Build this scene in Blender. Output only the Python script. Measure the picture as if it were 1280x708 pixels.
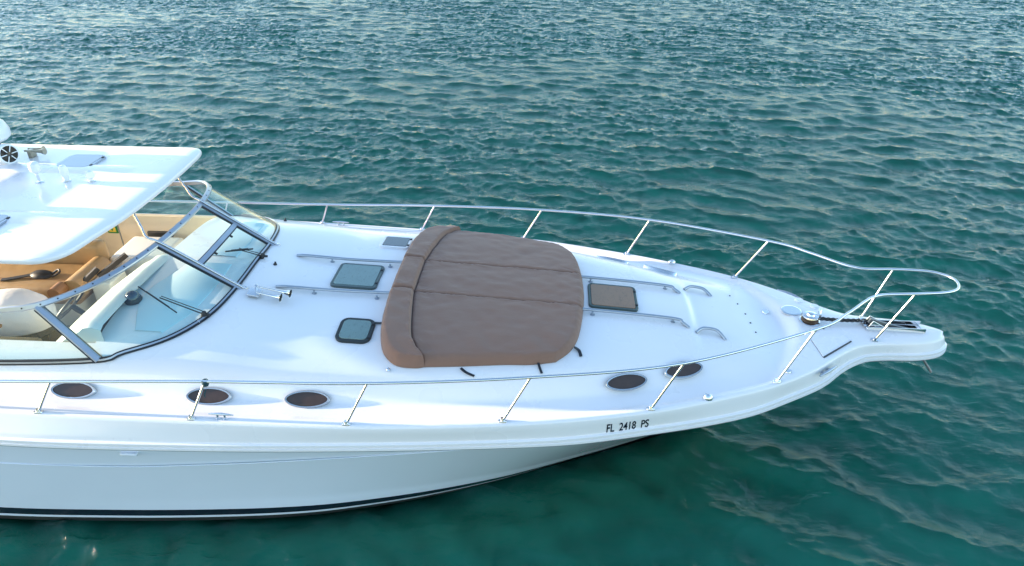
import bpy, bmesh, math, random
import numpy as np
from mathutils import Vector, Matrix
random.seed(7)
for o in list(bpy.data.objects): bpy.data.objects.remove(o)
scene = bpy.context.scene
C = scene.collection
R = math.radians

# ------------------------------------------------------------------ camera
# boat frame = world frame: +X bow, +Y port, z = 0 water
PITCH, YAW = R(30.868), R(3.683)
cam = bpy.data.cameras.new('camera')
cam.sensor_width = 36; cam.lens = 36 * 880 / 1280
cam.clip_start = 0.1; cam.clip_end = 8000
camo = bpy.data.objects.new('camera', cam); C.objects.link(camo)
camo.location = (0, -6.89, 6.0)
camo.rotation_euler = (R(90) - PITCH, 0, YAW)
scene.camera = camo

# ------------------------------------------------------------------ sky, sun, exposure
SUN_EL, SUN_AZ = R(9.0), R(179.3)          # azimuth of the sun counter-clockwise from +X
world = bpy.data.worlds.new('World'); scene.world = world
world.use_nodes = True
wn, wl = world.node_tree.nodes, world.node_tree.links
wn.clear()
sky = wn.new('ShaderNodeTexSky'); sky.sky_type = 'NISHITA'; sky.sun_disc = False
sky.sun_elevation = SUN_EL; sky.sun_rotation = R(90) - SUN_AZ
sky.air_density = 1.0; sky.dust_density = 0.5; sky.ozone_density = 1.7; sky.altitude = 0
bg = wn.new('ShaderNodeBackground'); bg.inputs['Strength'].default_value = 0.15
wo = wn.new('ShaderNodeOutputWorld')
wl.new(sky.outputs[0], bg.inputs[0]); wl.new(bg.outputs[0], wo.inputs[0])
sl = bpy.data.lights.new('sun', 'SUN'); sl.energy = 3.5; sl.angle = R(0.53); sl.color = (1.0, 0.82, 0.62)
so = bpy.data.objects.new('sun', sl); C.objects.link(so)
sd = Vector((math.cos(SUN_EL) * math.cos(SUN_AZ), math.cos(SUN_EL) * math.sin(SUN_AZ), math.sin(SUN_EL)))
so.rotation_euler = sd.to_track_quat('Z', 'Y').to_euler(); so.location = sd * 60
vs = scene.view_settings
vs.view_transform = 'Standard'; vs.look = 'None'; vs.gamma = 1.0; vs.use_curve_mapping = False
vs.exposure = 2.2
scene.render.engine = 'CYCLES'
scene.cycles.max_bounces = 10; scene.cycles.transparent_max_bounces = 16
scene.cycles.caustics_reflective = False; scene.cycles.caustics_refractive = False

# ------------------------------------------------------------------ lines of the boat (half-breadths and heights along X)
def T(s):
    a=np.array([[float(v) for v in r.split(':')] for r in s.split()]); return a[:,0],a[:,1]
def pchip(xs,ys,x):
    xs=np.asarray(xs,float);ys=np.asarray(ys,float);x=np.clip(np.asarray(x,float),xs[0],xs[-1])
    h=np.diff(xs);d=np.diff(ys)/h
    m=np.zeros(len(xs))
    for i in range(1,len(xs)-1):
        if d[i-1]*d[i]>0:
            w1=2*h[i]+h[i-1];w2=h[i]+2*h[i-1]; m[i]=(w1+w2)/(w1/d[i-1]+w2/d[i])
    m[0]=d[0];m[-1]=d[-1]
    i=np.clip(np.searchsorted(xs,x,side='right')-1,0,len(h)-1)
    t=(x-xs[i])/h[i]
    return ys[i]*(1+2*t)*(1-t)**2+h[i]*m[i]*t*(1-t)**2+ys[i+1]*t*t*(3-2*t)+h[i]*m[i+1]*t*t*(t-1)
TB={k:T(v) for k,v in dict(
 b='-9:2.0 -7:2.12 -5:2.13 -3.32:2.10 -1.86:2.045 -.41:1.895 1:1.59 1.7:1.35 2.34:1.075 2.83:.77 3.04:.60 3.25:.43 3.47:.30 3.7:.25 3.9:.23 4.05:.212 4.18:.188 4.28:.158 4.36:.122 4.42:.082 4.455:.042 4.47:0',
 zc='-9:1.62 -3.3:1.528 -1.86:1.497 -.41:1.477 1:1.446 2.34:1.433 3.64:1.42 4.15:1.415 4.3:1.41 4.42:1.40 4.47:1.385',
 bl='-9:2.1 -7:2.24 -5:2.25 -3.3:2.175 -2.1:2.09 -.6:1.94 .14:1.83 .92:1.63 2.02:1.28 2.55:1.0 2.93:.77 3.2:.53 3.4:.39 3.56:.31 3.8:.275 4.05:.265 4.25:.23 4.40:.165 4.48:.09 4.515:.04 4.525:0',
 zl='-9:1.28 -5:1.25 -3.3:1.22 -.6:1.19 .92:1.155 2.04:1.145 2.94:1.165 3.4:1.195 4.6:1.2',
 z0='-9:2.06 -4.4:2.06 -3.4:2.035 -2.9:1.945 -2.5:1.89 -2:1.865 -.5:1.78 .43:1.725 .98:1.685 1.5:1.632 1.57:1.622 1.65:1.575 1.75:1.56 2.1:1.49 2.5:1.405 2.8:1.375 4.6:1.38',
 ys='-9:1.82 -4.4:1.81 -3.5:1.75 -2.5:1.61 -.5:1.38 .9:1.0 1.5:.78 2.1:.6 2.6:.5 3.2:.2 4.6:.1',
 zs='-9:1.86 -4.4:1.86 -3.5:1.82 -2.5:1.735 -.5:1.675 .9:1.615 1.5:1.56 1.72:1.525 2.1:1.475 2.5:1.41 2.8:1.39 4.6:1.39',
 yf='-9:1.98 -4.4:1.99 -3.3:1.965 -1.9:1.91 -.43:1.77 1.02:1.45 1.7:1.2 2.34:.93 2.83:.6 3.25:.3 3.7:.17 4.6:.1',
 h0='-9:2.07 -7:2.21 -5:2.22 -3.3:2.15 -2.1:2.06 -.6:1.91 .14:1.80 .92:1.6 2.02:1.22 2.5:.9 2.85:.55 3.05:.28 3.15:0',
 bw='-9:1.98 -5.8:2.1 -4.5:2.05 -3.24:1.95 -2.57:1.86 -1.74:1.66 -.72:1.31 .17:.90 1.14:.42 1.6:.18 1.9:0',
).items()}
def F(k,X): return pchip(*TB[k],X)
def sst(a,b,x):
    t=np.clip((x-a)/(b-a),0,1); return t*t*(3-2*t)
def section(X):
    b=max(float(F('b',X)),1e-4);zc=float(F('zc',X));z0=float(F('z0',X));ys=float(F('ys',X));zs=float(F('zs',X));yf=float(F('yf',X))
    zf=zc-.035 if X<2.4 else zc-.04
    yf=min(yf,b*.86); ys=min(ys,yf*.85)
    zm=z0-(z0-zs)*.30
    if X<-3.9: zm=max(zm,2.0)
    ky=[0,ys*.62,ys,ys+(yf-ys)*.2,yf-(yf-ys)*.12,yf+(b-yf)*.45,b-(b-yf)*.22,b]
    zsh=zs+(zf-zs)*.12
    kz=[z0,zm,zs,zsh,zf+.012,zf,zc-.008,zc]
    return ky,kz
def deckz(X,y):
    y=abs(y); ky,kz=section(X)
    b=ky[-1]
    z=float(pchip(ky,kz,min(y,b)))
    Xa=2.84-.40*y**1.6
    A=float(F('zc',X))+.035*(1-min(1,y/b)**2)
    t=float(sst(Xa-.17,Xa+.02,X))
    z=z*(1-t)+A*t
    # shallow step across the foredeck in front of the grab rails
    return z

# ------------------------------------------------------------------ helpers
def tag(o, label=None, cat=None, group=None, kind=None):
    if label: o['label'] = label
    if cat: o['category'] = cat
    if group: o['group'] = group
    if kind: o['kind'] = kind
    return o
def empty(name, loc=(0, 0, 0)):
    o = bpy.data.objects.new(name, None); C.objects.link(o); o.location = loc; o.empty_display_size = .2
    return o
class MB:
    """collects vertices and faces of one mesh object"""
    def __init__(s): s.v, s.f, s.m, s.flat = [], [], [], []
    def add(s, verts, faces, mi=0, flat=False):
        n = len(s.v); s.v += [tuple(float(q) for q in p) for p in verts]
        s.f += [tuple(i + n for i in f) for f in faces]; s.m += [mi] * len(faces); s.flat += [flat] * len(faces)
    def grid(s, P, mi=0, closed=False, skip=None):
        nr, nc = len(P), len(P[0]); fs = []
        for i in range(nr - 1):
            for j in range(nc - (0 if closed else 1)):
                if skip and skip(i, j): continue
                fs.append((i * nc + j, i * nc + (j + 1) % nc, (i + 1) * nc + (j + 1) % nc, (i + 1) * nc + j))
        s.add([p for r in P for p in r], fs, mi)
    def tube(s, path, r, n=10, closed=False, mi=0, caps=True):
        P = [Vector(p) for p in path]; m = len(P)
        rr = r if isinstance(r, (list, tuple)) else [r] * m
        tg = []
        for i in range(m):
            a = P[(i - 1) % m] if closed or i > 0 else P[i]; b = P[(i + 1) % m] if closed or i < m - 1 else P[i]
            tg.append((b - a).normalized())
        u = tg[0].orthogonal().normalized(); rings = []
        for i in range(m):
            u = (u - tg[i] * u.dot(tg[i])).normalized(); w = tg[i].cross(u)
            rings.append([P[i] + (u * math.cos(2 * math.pi * k / n) + w * math.sin(2 * math.pi * k / n)) * rr[i] for k in range(n)])
        if closed: rings.append(rings[0])
        s.grid(rings, mi, True)
        if caps and not closed:
            for ring in (rings[0], rings[-1]): s.add(ring, [tuple(range(n))], mi, True)
    def sweep(s, path, prof, up=(0, 0, 1), mi=0, caps=True):
        """prof: closed list of (side, up) offsets swept along path; up may be a list of vectors"""
        P = [Vector(p) for p in path]; m = len(P); rings = []
        for i in range(m):
            t = (P[min(i + 1, m - 1)] - P[max(i - 1, 0)]).normalized()
            U = Vector(up[i]) if isinstance(up, list) else Vector(up)
            U = (U - t * U.dot(t)).normalized(); S = t.cross(U)
            rings.append([P[i] + S * a + U * b for a, b in prof])
        n = len(prof)
        for i in range(m - 1):
            for k in range(n):
                s.add([rings[i][k], rings[i][(k + 1) % n], rings[i + 1][(k + 1) % n], rings[i + 1][k]], [(0, 1, 2, 3)], mi, True)
        if caps:
            for ring in (rings[0], rings[-1]): s.add(ring, [tuple(range(n))], mi, True)
    def lathe(s, prof, M=Matrix(), n=20, mi=0):
        """prof: (radius, height) list turned about local z"""
        s.grid([[M @ Vector((r * math.cos(2 * math.pi * k / n), r * math.sin(2 * math.pi * k / n), h)) for k in range(n)] for r, h in prof], mi, True)
        for (r, h) in (prof[0], prof[-1]):
            if r > 1e-4: s.add([M @ Vector((r * math.cos(2 * math.pi * k / n), r * math.sin(2 * math.pi * k / n), h)) for k in range(n)], [tuple(range(n))], mi, True)
    def box(s, c, d, M=Matrix(), bev=0.0, mi=0):
        bm = bmesh.new(); bmesh.ops.create_cube(bm, size=1)
        for v in bm.verts: v.co = Vector((v.co.x * d[0], v.co.y * d[1], v.co.z * d[2]))
        if bev: bmesh.ops.bevel(bm, geom=list(bm.edges), offset=bev, segments=3, profile=.6, affect='EDGES')
        bm.verts.index_update()
        s.add([M @ (v.co + Vector(c)) for v in bm.verts], [tuple(v.index for v in f.verts) for f in bm.faces], mi, not bev)
        bm.free()
    def slab(s, outline, M, h0, h1, bev=.006, mi=0):
        """outline: (x, y) list in local frame, extruded h0..h1 with a small rounded top edge"""
        n = len(outline); cx = sum(p[0] for p in outline) / n; cy = sum(p[1] for p in outline) / n
        def ring(h, ins):
            out = []
            for i in range(n):
                a, p, b = outline[i - 1], outline[i], outline[(i + 1) % n]
                t = Vector((b[0] - a[0], b[1] - a[1])).normalized(); nn = Vector((-t.y, t.x))
                if nn.dot(Vector((cx - p[0], cy - p[1]))) < 0: nn = -nn
                out.append(M @ Vector((p[0] + nn.x * ins, p[1] + nn.y * ins, h)))
            return out
        rings = [ring(h0, 0), ring(h1 - bev, 0), ring(h1 - bev * .3, bev * .3), ring(h1, bev)]
        s.grid(rings, mi, True); s.add(rings[-1], [tuple(range(n))], mi, True)
    def build(s, name, mats, parent=None, smooth=True):
        me = bpy.data.meshes.new(name); me.from_pydata(s.v, [], s.f)
        mats = mats if isinstance(mats, (list, tuple)) else [mats]
        for m in mats: me.materials.append(m)
        me.polygons.foreach_set('material_index', s.m)
        bm = bmesh.new(); bm.from_mesh(me)
        bmesh.ops.remove_doubles(bm, verts=bm.verts, dist=2e-5)
        bmesh.ops.recalc_face_normals(bm, faces=bm.faces)
        bm.to_mesh(me); bm.free()
        me.polygons.foreach_set('use_smooth', [smooth] * len(me.polygons))
        if smooth:
            me.set_sharp_from_angle(angle=R(38))
        o = bpy.data.objects.new(name, me); C.objects.link(o)
        if parent: o.parent = parent
        return o
def rrect(w, h, r, n=6):
    out = []
    for cx, cy, a0 in ((w / 2 - r, h / 2 - r, 0), (-w / 2 + r, h / 2 - r, 90), (-w / 2 + r, -h / 2 + r, 180), (w / 2 - r, -h / 2 + r, 270)):
        for k in range(n + 1):
            a = R(a0 + 90 * k / n); out.append((cx + r * math.cos(a), cy + r * math.sin(a)))
    return out
def crom(P, n=8):
    P = [Vector(p) for p in P]; out = []
    for i in range(len(P) - 1):
        a, b, c, d = P[max(i - 1, 0)], P[i], P[i + 1], P[min(i + 2, len(P) - 1)]
        for k in range(n):
            t = k / n
            out.append(.5 * (2 * b + (c - a) * t + (2 * a - 5 * b + 4 * c - d) * t * t + (3 * b - a - 3 * c + d) * t ** 3))
    out.append(P[-1]); return out
def resample(P, n):
    P = [Vector(p) for p in P]; L = [0]
    for i in range(1, len(P)): L.append(L[-1] + (P[i] - P[i - 1]).length)
    out = []; j = 0
    for k in range(n):
        d = L[-1] * k / (n - 1)
        while j < len(P) - 2 and L[j + 1] < d: j += 1
        out.append(P[j].lerp(P[j + 1], min(1, max(0, (d - L[j]) / max(1e-9, L[j + 1] - L[j])))))
    return out
def frame(o, x, z):
    z = Vector(z).normalized(); x = Vector(x); x = (x - z * x.dot(z)).normalized(); y = z.cross(x)
    return Matrix(((x.x, y.x, z.x, o[0]), (x.y, y.y, z.y, o[1]), (x.z, y.z, z.z, o[2]), (0, 0, 0, 1)))
def deckframe(X, y, e=.06, ax=(1, 0, 0)):
    gx = (deckz(X + e, y) - deckz(X - e, y)) / (2 * e); gy = (deckz(X, y + e) - deckz(X, y - e)) / (2 * e)
    z = (deckz(X, y) + .25 * (deckz(X + e, y) + deckz(X - e, y) + deckz(X, y + e) + deckz(X, y - e))) / 2
    return frame((X, y, z), ax, (-gx, -gy, 1))
def on(X, y, dz=0): return Vector((X, y, deckz(X, y) + dz))

# ------------------------------------------------------------------ materials
def mat(name, col, rough=.5, metal=0, coat=0, bump=None, var=0, varscale=3, spec=.5, sheen=0):
    m = bpy.data.materials.new(name); m.use_nodes = True
    nt = m.node_tree; b = nt.nodes['Principled BSDF']
    b.inputs['Base Color'].default_value = (*col, 1); b.inputs['Roughness'].default_value = rough
    b.inputs['Metallic'].default_value = metal; b.inputs['Coat Weight'].default_value = coat
    b.inputs['Coat Roughness'].default_value = .06; b.inputs['Specular IOR Level'].default_value = spec
    if sheen: b.inputs['Sheen Weight'].default_value = sheen
    tc = nt.nodes.new('ShaderNodeTexCoord')
    if var:
        n = nt.nodes.new('ShaderNodeTexNoise'); n.inputs['Scale'].default_value = varscale; n.inputs['Detail'].default_value = 5
        mx = nt.nodes.new('ShaderNodeMix'); mx.data_type = 'RGBA'
        mx.inputs[6].default_value = (*[c * (1 - var) for c in col], 1); mx.inputs[7].default_value = (*[min(1, c * (1 + var)) for c in col], 1)
        nt.links.new(tc.outputs['Object'], n.inputs['Vector']); nt.links.new(n.outputs['Fac'], mx.inputs[0])
        nt.links.new(mx.outputs[2], b.inputs['Base Color'])
        rr = nt.nodes.new('ShaderNodeMapRange'); rr.inputs[3].default_value = rough * .75; rr.inputs[4].default_value = rough * 1.3
        nt.links.new(n.outputs['Fac'], rr.inputs[0]); nt.links.new(rr.outputs[0], b.inputs['Roughness'])
    if bump:
        prev = None
        for sc, st, stretch in bump:
            mp = nt.nodes.new('ShaderNodeMapping'); mp.inputs['Scale'].default_value = stretch
            n = nt.nodes.new('ShaderNodeTexNoise'); n.inputs['Scale'].default_value = sc; n.inputs['Detail'].default_value = 4
            bp = nt.nodes.new('ShaderNodeBump'); bp.inputs['Strength'].default_value = 1; bp.inputs['Distance'].default_value = st
            nt.links.new(tc.outputs['Object'], mp.inputs[0]); nt.links.new(mp.outputs[0], n.inputs['Vector'])
            nt.links.new(n.outputs['Fac'], bp.inputs['Height'])
            if prev: nt.links.new(prev.outputs[0], bp.inputs['Normal'])
            prev = bp
        nt.links.new(prev.outputs[0], b.inputs['Normal'])
    return m
gel = mat('white gelcoat', (.84, .795, .785), .28, coat=.35, var=.02, varscale=1.7, bump=[(1.3, .004, (1, 1, 1))])
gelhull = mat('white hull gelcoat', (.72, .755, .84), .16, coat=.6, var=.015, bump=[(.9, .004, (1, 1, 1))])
geldeck = mat('white non-skid gelcoat', (.78, .79, .79), .42, var=.025, varscale=2.5, bump=[(160, .0006, (1, 1, 1))])
cream = mat('cream vinyl lining', (.66, .57, .43), .5, var=.04)
dashm = mat('off-white dash moulding', (.70, .70, .66), .4, var=.03)
teal_pad = mat('pale blue dash cover', (.62, .73, .76), .6, var=.03)
tan = mat('tan vinyl upholstery', (.38, .245, .115), .5, var=.08, bump=[(4, .01, (1, 1, 1)), (220, .0004, (1, 1, 1))])
tan_d = mat('dark tan vinyl', (.24, .12, .05), .5, var=.08)
navy = mat('navy boot stripe', (.008, .010, .022), .25, coat=.3)
anti = mat('black antifouling paint', (.012, .014, .013), .7, var=.3)
cloth = mat('brown acrylic canvas', (.240, .131, .092), .85, var=.06, varscale=2.2, sheen=.15,
            bump=[(4, .006, (.7, 2.0, 1)), (14, .003, (1, 1, 1)), (500, .0005, (1, 1, 1))])
clothw = mat('white canvas', (.70, .69, .70), .85, var=.05, bump=[(5, .02, (1, 1, 1))])
steel = mat('polished stainless steel', (.72, .72, .73), .14, 1, var=.03)
alu = mat('anodised aluminium', (.42, .45, .50), .33, .85, var=.06, varscale=8)
galv = mat('galvanised steel', (.25, .25, .25), .55, .7, var=.2, varscale=20)
black = mat('black rubber', (.012, .013, .018), .45)
blackp = mat('black plastic', (.02, .02, .022), .5, var=.2)
bronze = mat('tarnished bronze', (.12, .07, .04), .4, .7, var=.2, varscale=30)
dark = mat('dark interior', (.03, .032, .032), .7)
seal = mat('grey silicone joint and shade line', (.20, .22, .24), .6)
tealrope = mat('dark teal rope', (.02, .06, .07), .8)
green = mat('green sign', (.02, .20, .06), .5); yellow = mat('yellow sign print', (.75, .55, .08), .5)
redm = mat('red plastic', (.5, .05, .02), .5)
whitep = mat('white plastic', (.80, .80, .80), .35)
ports = mat('bronze tinted acrylic', (.06, .036, .026), .10, coat=.3, var=.25, varscale=14)
def hatchglass(name, col, scr):
    m = mat(name, col, .22, coat=.4, var=.10, varscale=6)
    nt = m.node_tree; b = nt.nodes['Principled BSDF']
    # crazing and water stains on the old acrylic
    tc = nt.nodes.new('ShaderNodeTexCoord'); mp = nt.nodes.new('ShaderNodeMapping'); mp.inputs['Scale'].default_value = (7, 2.5, 1)
    n = nt.nodes.new('ShaderNodeTexNoise'); n.inputs['Scale'].default_value = 3; n.inputs['Detail'].default_value = 8; n.inputs['Distortion'].default_value = 1.2
    cr = nt.nodes.new('ShaderNodeValToRGB'); cr.color_ramp.elements[0].position = .485; cr.color_ramp.elements[1].position = .5
    e = cr.color_ramp.elements.new(.515); e.color = (0, 0, 0, 1); cr.color_ramp.elements[0].color = (0, 0, 0, 1); cr.color_ramp.elements[1].color = (1, 1, 1, 1)
    mx = nt.nodes.new('ShaderNodeMix'); mx.data_type = 'RGBA'; mx.inputs[7].default_value = (*scr, 1)
    ml = nt.nodes.new('ShaderNodeMath'); ml.operation = 'MULTIPLY'; ml.inputs[1].default_value = .55
    src = b.inputs['Base Color'].links[0].from_socket
    L = nt.links.new
    L(tc.outputs['Object'], mp.inputs[0]); L(mp.outputs[0], n.inputs['Vector']); L(n.outputs['Fac'], cr.inputs[0]); L(cr.outputs[0], ml.inputs[0])
    L(ml.outputs[0], mx.inputs[0]); L(src, mx.inputs[6]); L(mx.outputs[2], b.inputs['Base Color'])
    return m
glass_green = hatchglass('weathered green acrylic', (.17, .25, .23), (.08, .11, .10))
glass_brown = hatchglass('weathered brown acrylic', (.25, .125, .055), (.07, .04, .02))
glass_blue = mat('dark blue acrylic', (.035, .045, .075), .12, coat=.3)
def tinted(name, col):
    m = bpy.data.materials.new(name); m.use_nodes = True; nt = m.node_tree; nt.nodes.clear()
    tr = nt.nodes.new('ShaderNodeBsdfTransparent'); tr.inputs[0].default_value = (*col, 1)
    gl = nt.nodes.new('ShaderNodeBsdfGlossy'); gl.inputs['Roughness'].default_value = .02
    ge = nt.nodes.new('ShaderNodeNewGeometry'); dt = nt.nodes.new('ShaderNodeVectorMath'); dt.operation = 'DOT_PRODUCT'
    nt.links.new(ge.outputs['Normal'], dt.inputs[0]); nt.links.new(ge.outputs['Incoming'], dt.inputs[1]); pv_ = dt.outputs['Value']
    for op, k in (('ABSOLUTE', 0), ('SUBTRACT', 1), ('POWER', 5), ('MULTIPLY_ADD', .92)):
        q = nt.nodes.new('ShaderNodeMath'); q.operation = op; i = 1 if op == 'SUBTRACT' else 0
        nt.links.new(pv_, q.inputs[i])
        if k: q.inputs[1 - i].default_value = k
        if op == 'MULTIPLY_ADD': q.inputs[2].default_value = .07
        pv_ = q.outputs[0]
    mx = nt.nodes.new('ShaderNodeMixShader'); out = nt.nodes.new('ShaderNodeOutputMaterial')
    L = nt.links.new; L(pv_, mx.inputs[0]); L(tr.outputs[0], mx.inputs[1]); L(gl.outputs[0], mx.inputs[2]); L(mx.outputs[0], out.inputs[0])
    return m
wglass = tinted('pale green windscreen glass', (.80, .95, .94))

# ------------------------------------------------------------------ water
def wave_tile(N, L, lam0, lam1, peak, wind, spread, seed):
    rng = np.random.default_rng(seed)
    k1 = 2 * np.pi * np.fft.fftfreq(N, L / N); kx, ky = np.meshgrid(k1, k1, indexing='ij')
    k = np.hypot(kx, ky); k[0, 0] = 1
    lam = 2 * np.pi / k
    cosw = (kx * math.cos(wind) + ky * math.sin(wind)) / k
    amp = np.where((lam > lam0) & (lam < lam1), k ** -2.0 * np.exp(-(lam / peak) ** -4 * 0 - (peak * k / (2 * np.pi)) ** -2), 0) * np.maximum(cosw, 0) ** spread
    H = amp * (rng.normal(size=k.shape) + 1j * rng.normal(size=k.shape)) ; H[0, 0] = 0
    h = np.fft.ifft2(H).real; s = h.std()
    dx = np.fft.ifft2(1j * kx / k * H).real; dy = np.fft.ifft2(1j * ky / k * H).real
    return h / s, dx / s, dy / s, L
def sample(tile, x, y, rot=0):
    h, dx, dy, L = tile; N = h.shape[0]
    c, s = math.cos(rot), math.sin(rot)
    u = ((x * c - y * s) / L * N) % N; v = ((x * s + y * c) / L * N) % N
    i = np.floor(u).astype(int) % N; j = np.floor(v).astype(int) % N; fu = u - np.floor(u); fv = v - np.floor(v)
    i2 = (i + 1) % N; j2 = (j + 1) % N
    f = lambda a: a[i, j] * (1 - fu) * (1 - fv) + a[i2, j] * fu * (1 - fv) + a[i, j2] * (1 - fu) * fv + a[i2, j2] * fu * fv
    return f(h), f(dx), f(dy)
def axis(lo, hi, step, far):
    a = np.arange(lo, hi + 1e-6, step); d = step; up = [a[-1]]; dn = [a[0]]
    while up[-1] < far: d *= 1.22; up.append(up[-1] + d); dn.append(dn[-1] - d)
    return np.concatenate([dn[:0:-1], a, up[1:]])
gx = axis(-31, 31, .052, 3500); gy = axis(-8, 33, .058, 3500)
gy = np.unique(np.concatenate([gy[(gy < -3.2) | (gy > 5)], np.arange(-3.2, 5.0, .034)]))
GX, GY = np.meshgrid(gx, gy, indexing='ij')
tA = wave_tile(512, 47.0, .40, 7.0, 1.5, R(-100), 1.9, 3)
tB = wave_tile(1024, 17.3, .12, 1.8, .55, R(-125), 1.4, 11)
tC = wave_tile(1024, 23.9, .10, 1.2, .34, R(-68), 1.4, 5)
hA, aX, aY = sample(tA, GX, GY); hB, bX, bY = sample(tB, GX, GY, .12); hC, cX, cY = sample(tC, GX + 4, GY, -.3)
gust = sample(wave_tile(128, 90, 6, 40, 14, R(-90), .5, 21), GX, GY)[0]; gust = np.clip(1 + .33 * gust, .45, 1.7)
edge = np.clip((np.minimum(np.minimum(GX + 34, 34 - GX), np.minimum(GY + 12, 37 - GY))) / 3, 0, 1)
AA, AB, AC = .0175, .0078 * gust, .0052 * gust
hz = (AA * hA + AB * hB + AC * hC) * edge
ox = 1.35 * (AA * aX + AB * bX + AC * cX) * edge; oy = 1.35 * (AA * aY + AB * bY + AC * cY) * edge
V = np.stack([GX + ox, GY + oy, hz], -1).reshape(-1, 3)
nx, ny = len(gx), len(gy)
ii, jj = np.meshgrid(np.arange(nx - 1), np.arange(ny - 1), indexing='ij'); q = (ii * ny + jj).ravel()
Fq = np.stack([q, q + ny, q + ny + 1, q + 1], -1)
me = bpy.data.meshes.new('water'); me.vertices.add(len(V)); me.vertices.foreach_set('co', V.ravel())
me.loops.add(Fq.size); me.loops.foreach_set('vertex_index', Fq.ravel()); me.polygons.add(len(Fq))
me.polygons.foreach_set('loop_start', np.arange(0, Fq.size, 4)); me.update(calc_edges=True)
me.polygons.foreach_set('use_smooth', [True] * len(Fq))
m = bpy.data.materials.new('sea water'); m.use_nodes = True; nt = m.node_tree; b = nt.nodes['Principled BSDF']
L = nt.links.new
tc = nt.nodes.new('ShaderNodeTexCoord')
nz = nt.nodes.new('ShaderNodeTexNoise'); nz.inputs['Scale'].default_value = .13; nz.inputs['Detail'].default_value = 3
mx = nt.nodes.new('ShaderNodeMix'); mx.data_type = 'RGBA'; mx.inputs[6].default_value = (.018, .236, .140, 1); mx.inputs[7].default_value = (.029, .320, .194, 1)
# the surface mirrors the sky; the colour comes from the murky water a little below it
nt.nodes.remove(b); df = nt.nodes.new('ShaderNodeBsdfTransparent'); gl = nt.nodes.new('ShaderNodeBsdfGlossy'); gl.inputs['Roughness'].default_value = .055
m2 = bpy.data.materials.new('murky water body'); m2.use_nodes = True; n2 = m2.node_tree; b2_ = n2.nodes['Principled BSDF']; b2_.inputs['Roughness'].default_value = 1; b2_.inputs['Specular IOR Level'].default_value = 0
fr = nt.nodes.new('ShaderNodeFresnel'); fr.inputs[0].default_value = 1.333; mxs = nt.nodes.new('ShaderNodeMixShader')
L(fr.outputs[0], mxs.inputs[0]); L(df.outputs[0], mxs.inputs[1]); L(gl.outputs[0], mxs.inputs[2]); L(mxs.outputs[0], nt.nodes['Material Output'].inputs[0])
prev = None
for sc, st, rot, stretch in ((7, .010, .15, (.55, 1.25, 1)), (15, .0090, -.45, (.6, 1.2, 1)), (34, .0042, .5, (.7, 1.1, 1)), (75, .0018, -.2, (.8, 1.1, 1))):
    mp = nt.nodes.new('ShaderNodeMapping'); mp.inputs['Scale'].default_value = stretch; mp.inputs['Rotation'].default_value = (0, 0, rot)
    n = nt.nodes.new('ShaderNodeTexNoise'); n.inputs['Scale'].default_value = sc; n.inputs['Detail'].default_value = 3; n.inputs['Distortion'].default_value = .6
    bp = nt.nodes.new('ShaderNodeBump'); bp.inputs['Distance'].default_value = st
    L(tc.outputs['Object'], mp.inputs[0]); L(mp.outputs[0], n.inputs['Vector']); L(n.outputs['Fac'], bp.inputs['Height'])
    if prev: L(prev.outputs[0], bp.inputs['Normal'])
    prev = bp
L(prev.outputs[0], gl.inputs['Normal']); L(prev.outputs[0], fr.inputs['Normal'])
me.materials.append(m)
tc2 = n2.nodes.new('ShaderNodeTexCoord'); nz2 = n2.nodes.new('ShaderNodeTexNoise'); nz2.inputs['Scale'].default_value = .16; nz2.inputs['Detail'].default_value = 4
mx2 = n2.nodes.new('ShaderNodeMix'); mx2.data_type = 'RGBA'; mx2.inputs[6].default_value = mx.inputs[6].default_value; mx2.inputs[7].default_value = mx.inputs[7].default_value
n2.links.new(tc2.outputs['Object'], nz2.inputs['Vector']); n2.links.new(nz2.outputs['Fac'], mx2.inputs[0]); n2.links.new(mx2.outputs[2], b2_.inputs['Base Color'])
for q_ in (nz, mx): nt.nodes.remove(q_)
mbw = MB(); mbw.add([(-3500, -3500, -.16), (3500, -3500, -.16), (3500, 3500, -.16), (-3500, 3500, -.16)], [(0, 1, 2, 3)])
deep = mbw.build('deep_water', m2); tag(deep, 'murky green depth seen through the sea surface', 'water', kind='structure')
water = bpy.data.objects.new('water', me); C.objects.link(water); tag(water, 'choppy teal green sea water around the boat', 'water', kind='structure')

# ------------------------------------------------------------------ the boat: hull and deck
yacht = empty('motor_yacht')
tag(yacht, 'white motor cruiser with hardtop, raked windscreen and stainless bow rail, lying on the teal sea', 'boat')
def Xl(X): return X if X < 3.3 else 3.3 + (X - 3.3) * (1.225 / 1.17)
Xs = np.unique(np.round(np.concatenate([np.arange(-9, -5, .2), np.arange(-5, -4.5, .05), np.arange(-4.5, -3.3, .04), np.arange(-3.3, 1.4, .08), np.arange(1.4, 4.15, .028), np.arange(4.15, 4.43, .012), [4.432, 4.44, 4.447, 4.453, 4.459, 4.464, 4.467, 4.469]]), 4))
def outline(key, X):
    e = .004; bb = float(F(key, X)); hi = min(X + e, TB[key][0][-1]); lo = X - e
    d = (float(F(key, hi)) - float(F(key, lo))) / (hi - lo)
    n = Vector((-d, 1)).normalized()
    return bb, n
HV = 1.465 / 2.128
vv = sorted(set([round(q, 4) for q in list(np.linspace(0, .66, 12)) + list(np.linspace(.70, 1, 26))] + [round(HV, 4), .27, .30]))
va = [-v for v in vv[:0:-1]] + vv
def hole(i, j):
    X = (Xs[i] + Xs[i + 1]) / 2; v = abs(va[j] + va[j + 1]) / 2
    if X < -4.5 and v < HV: return True
    if 3.76 < X < 4.17 and v < .30: return True
    return False
rows = []; outer = []; low = []
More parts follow.
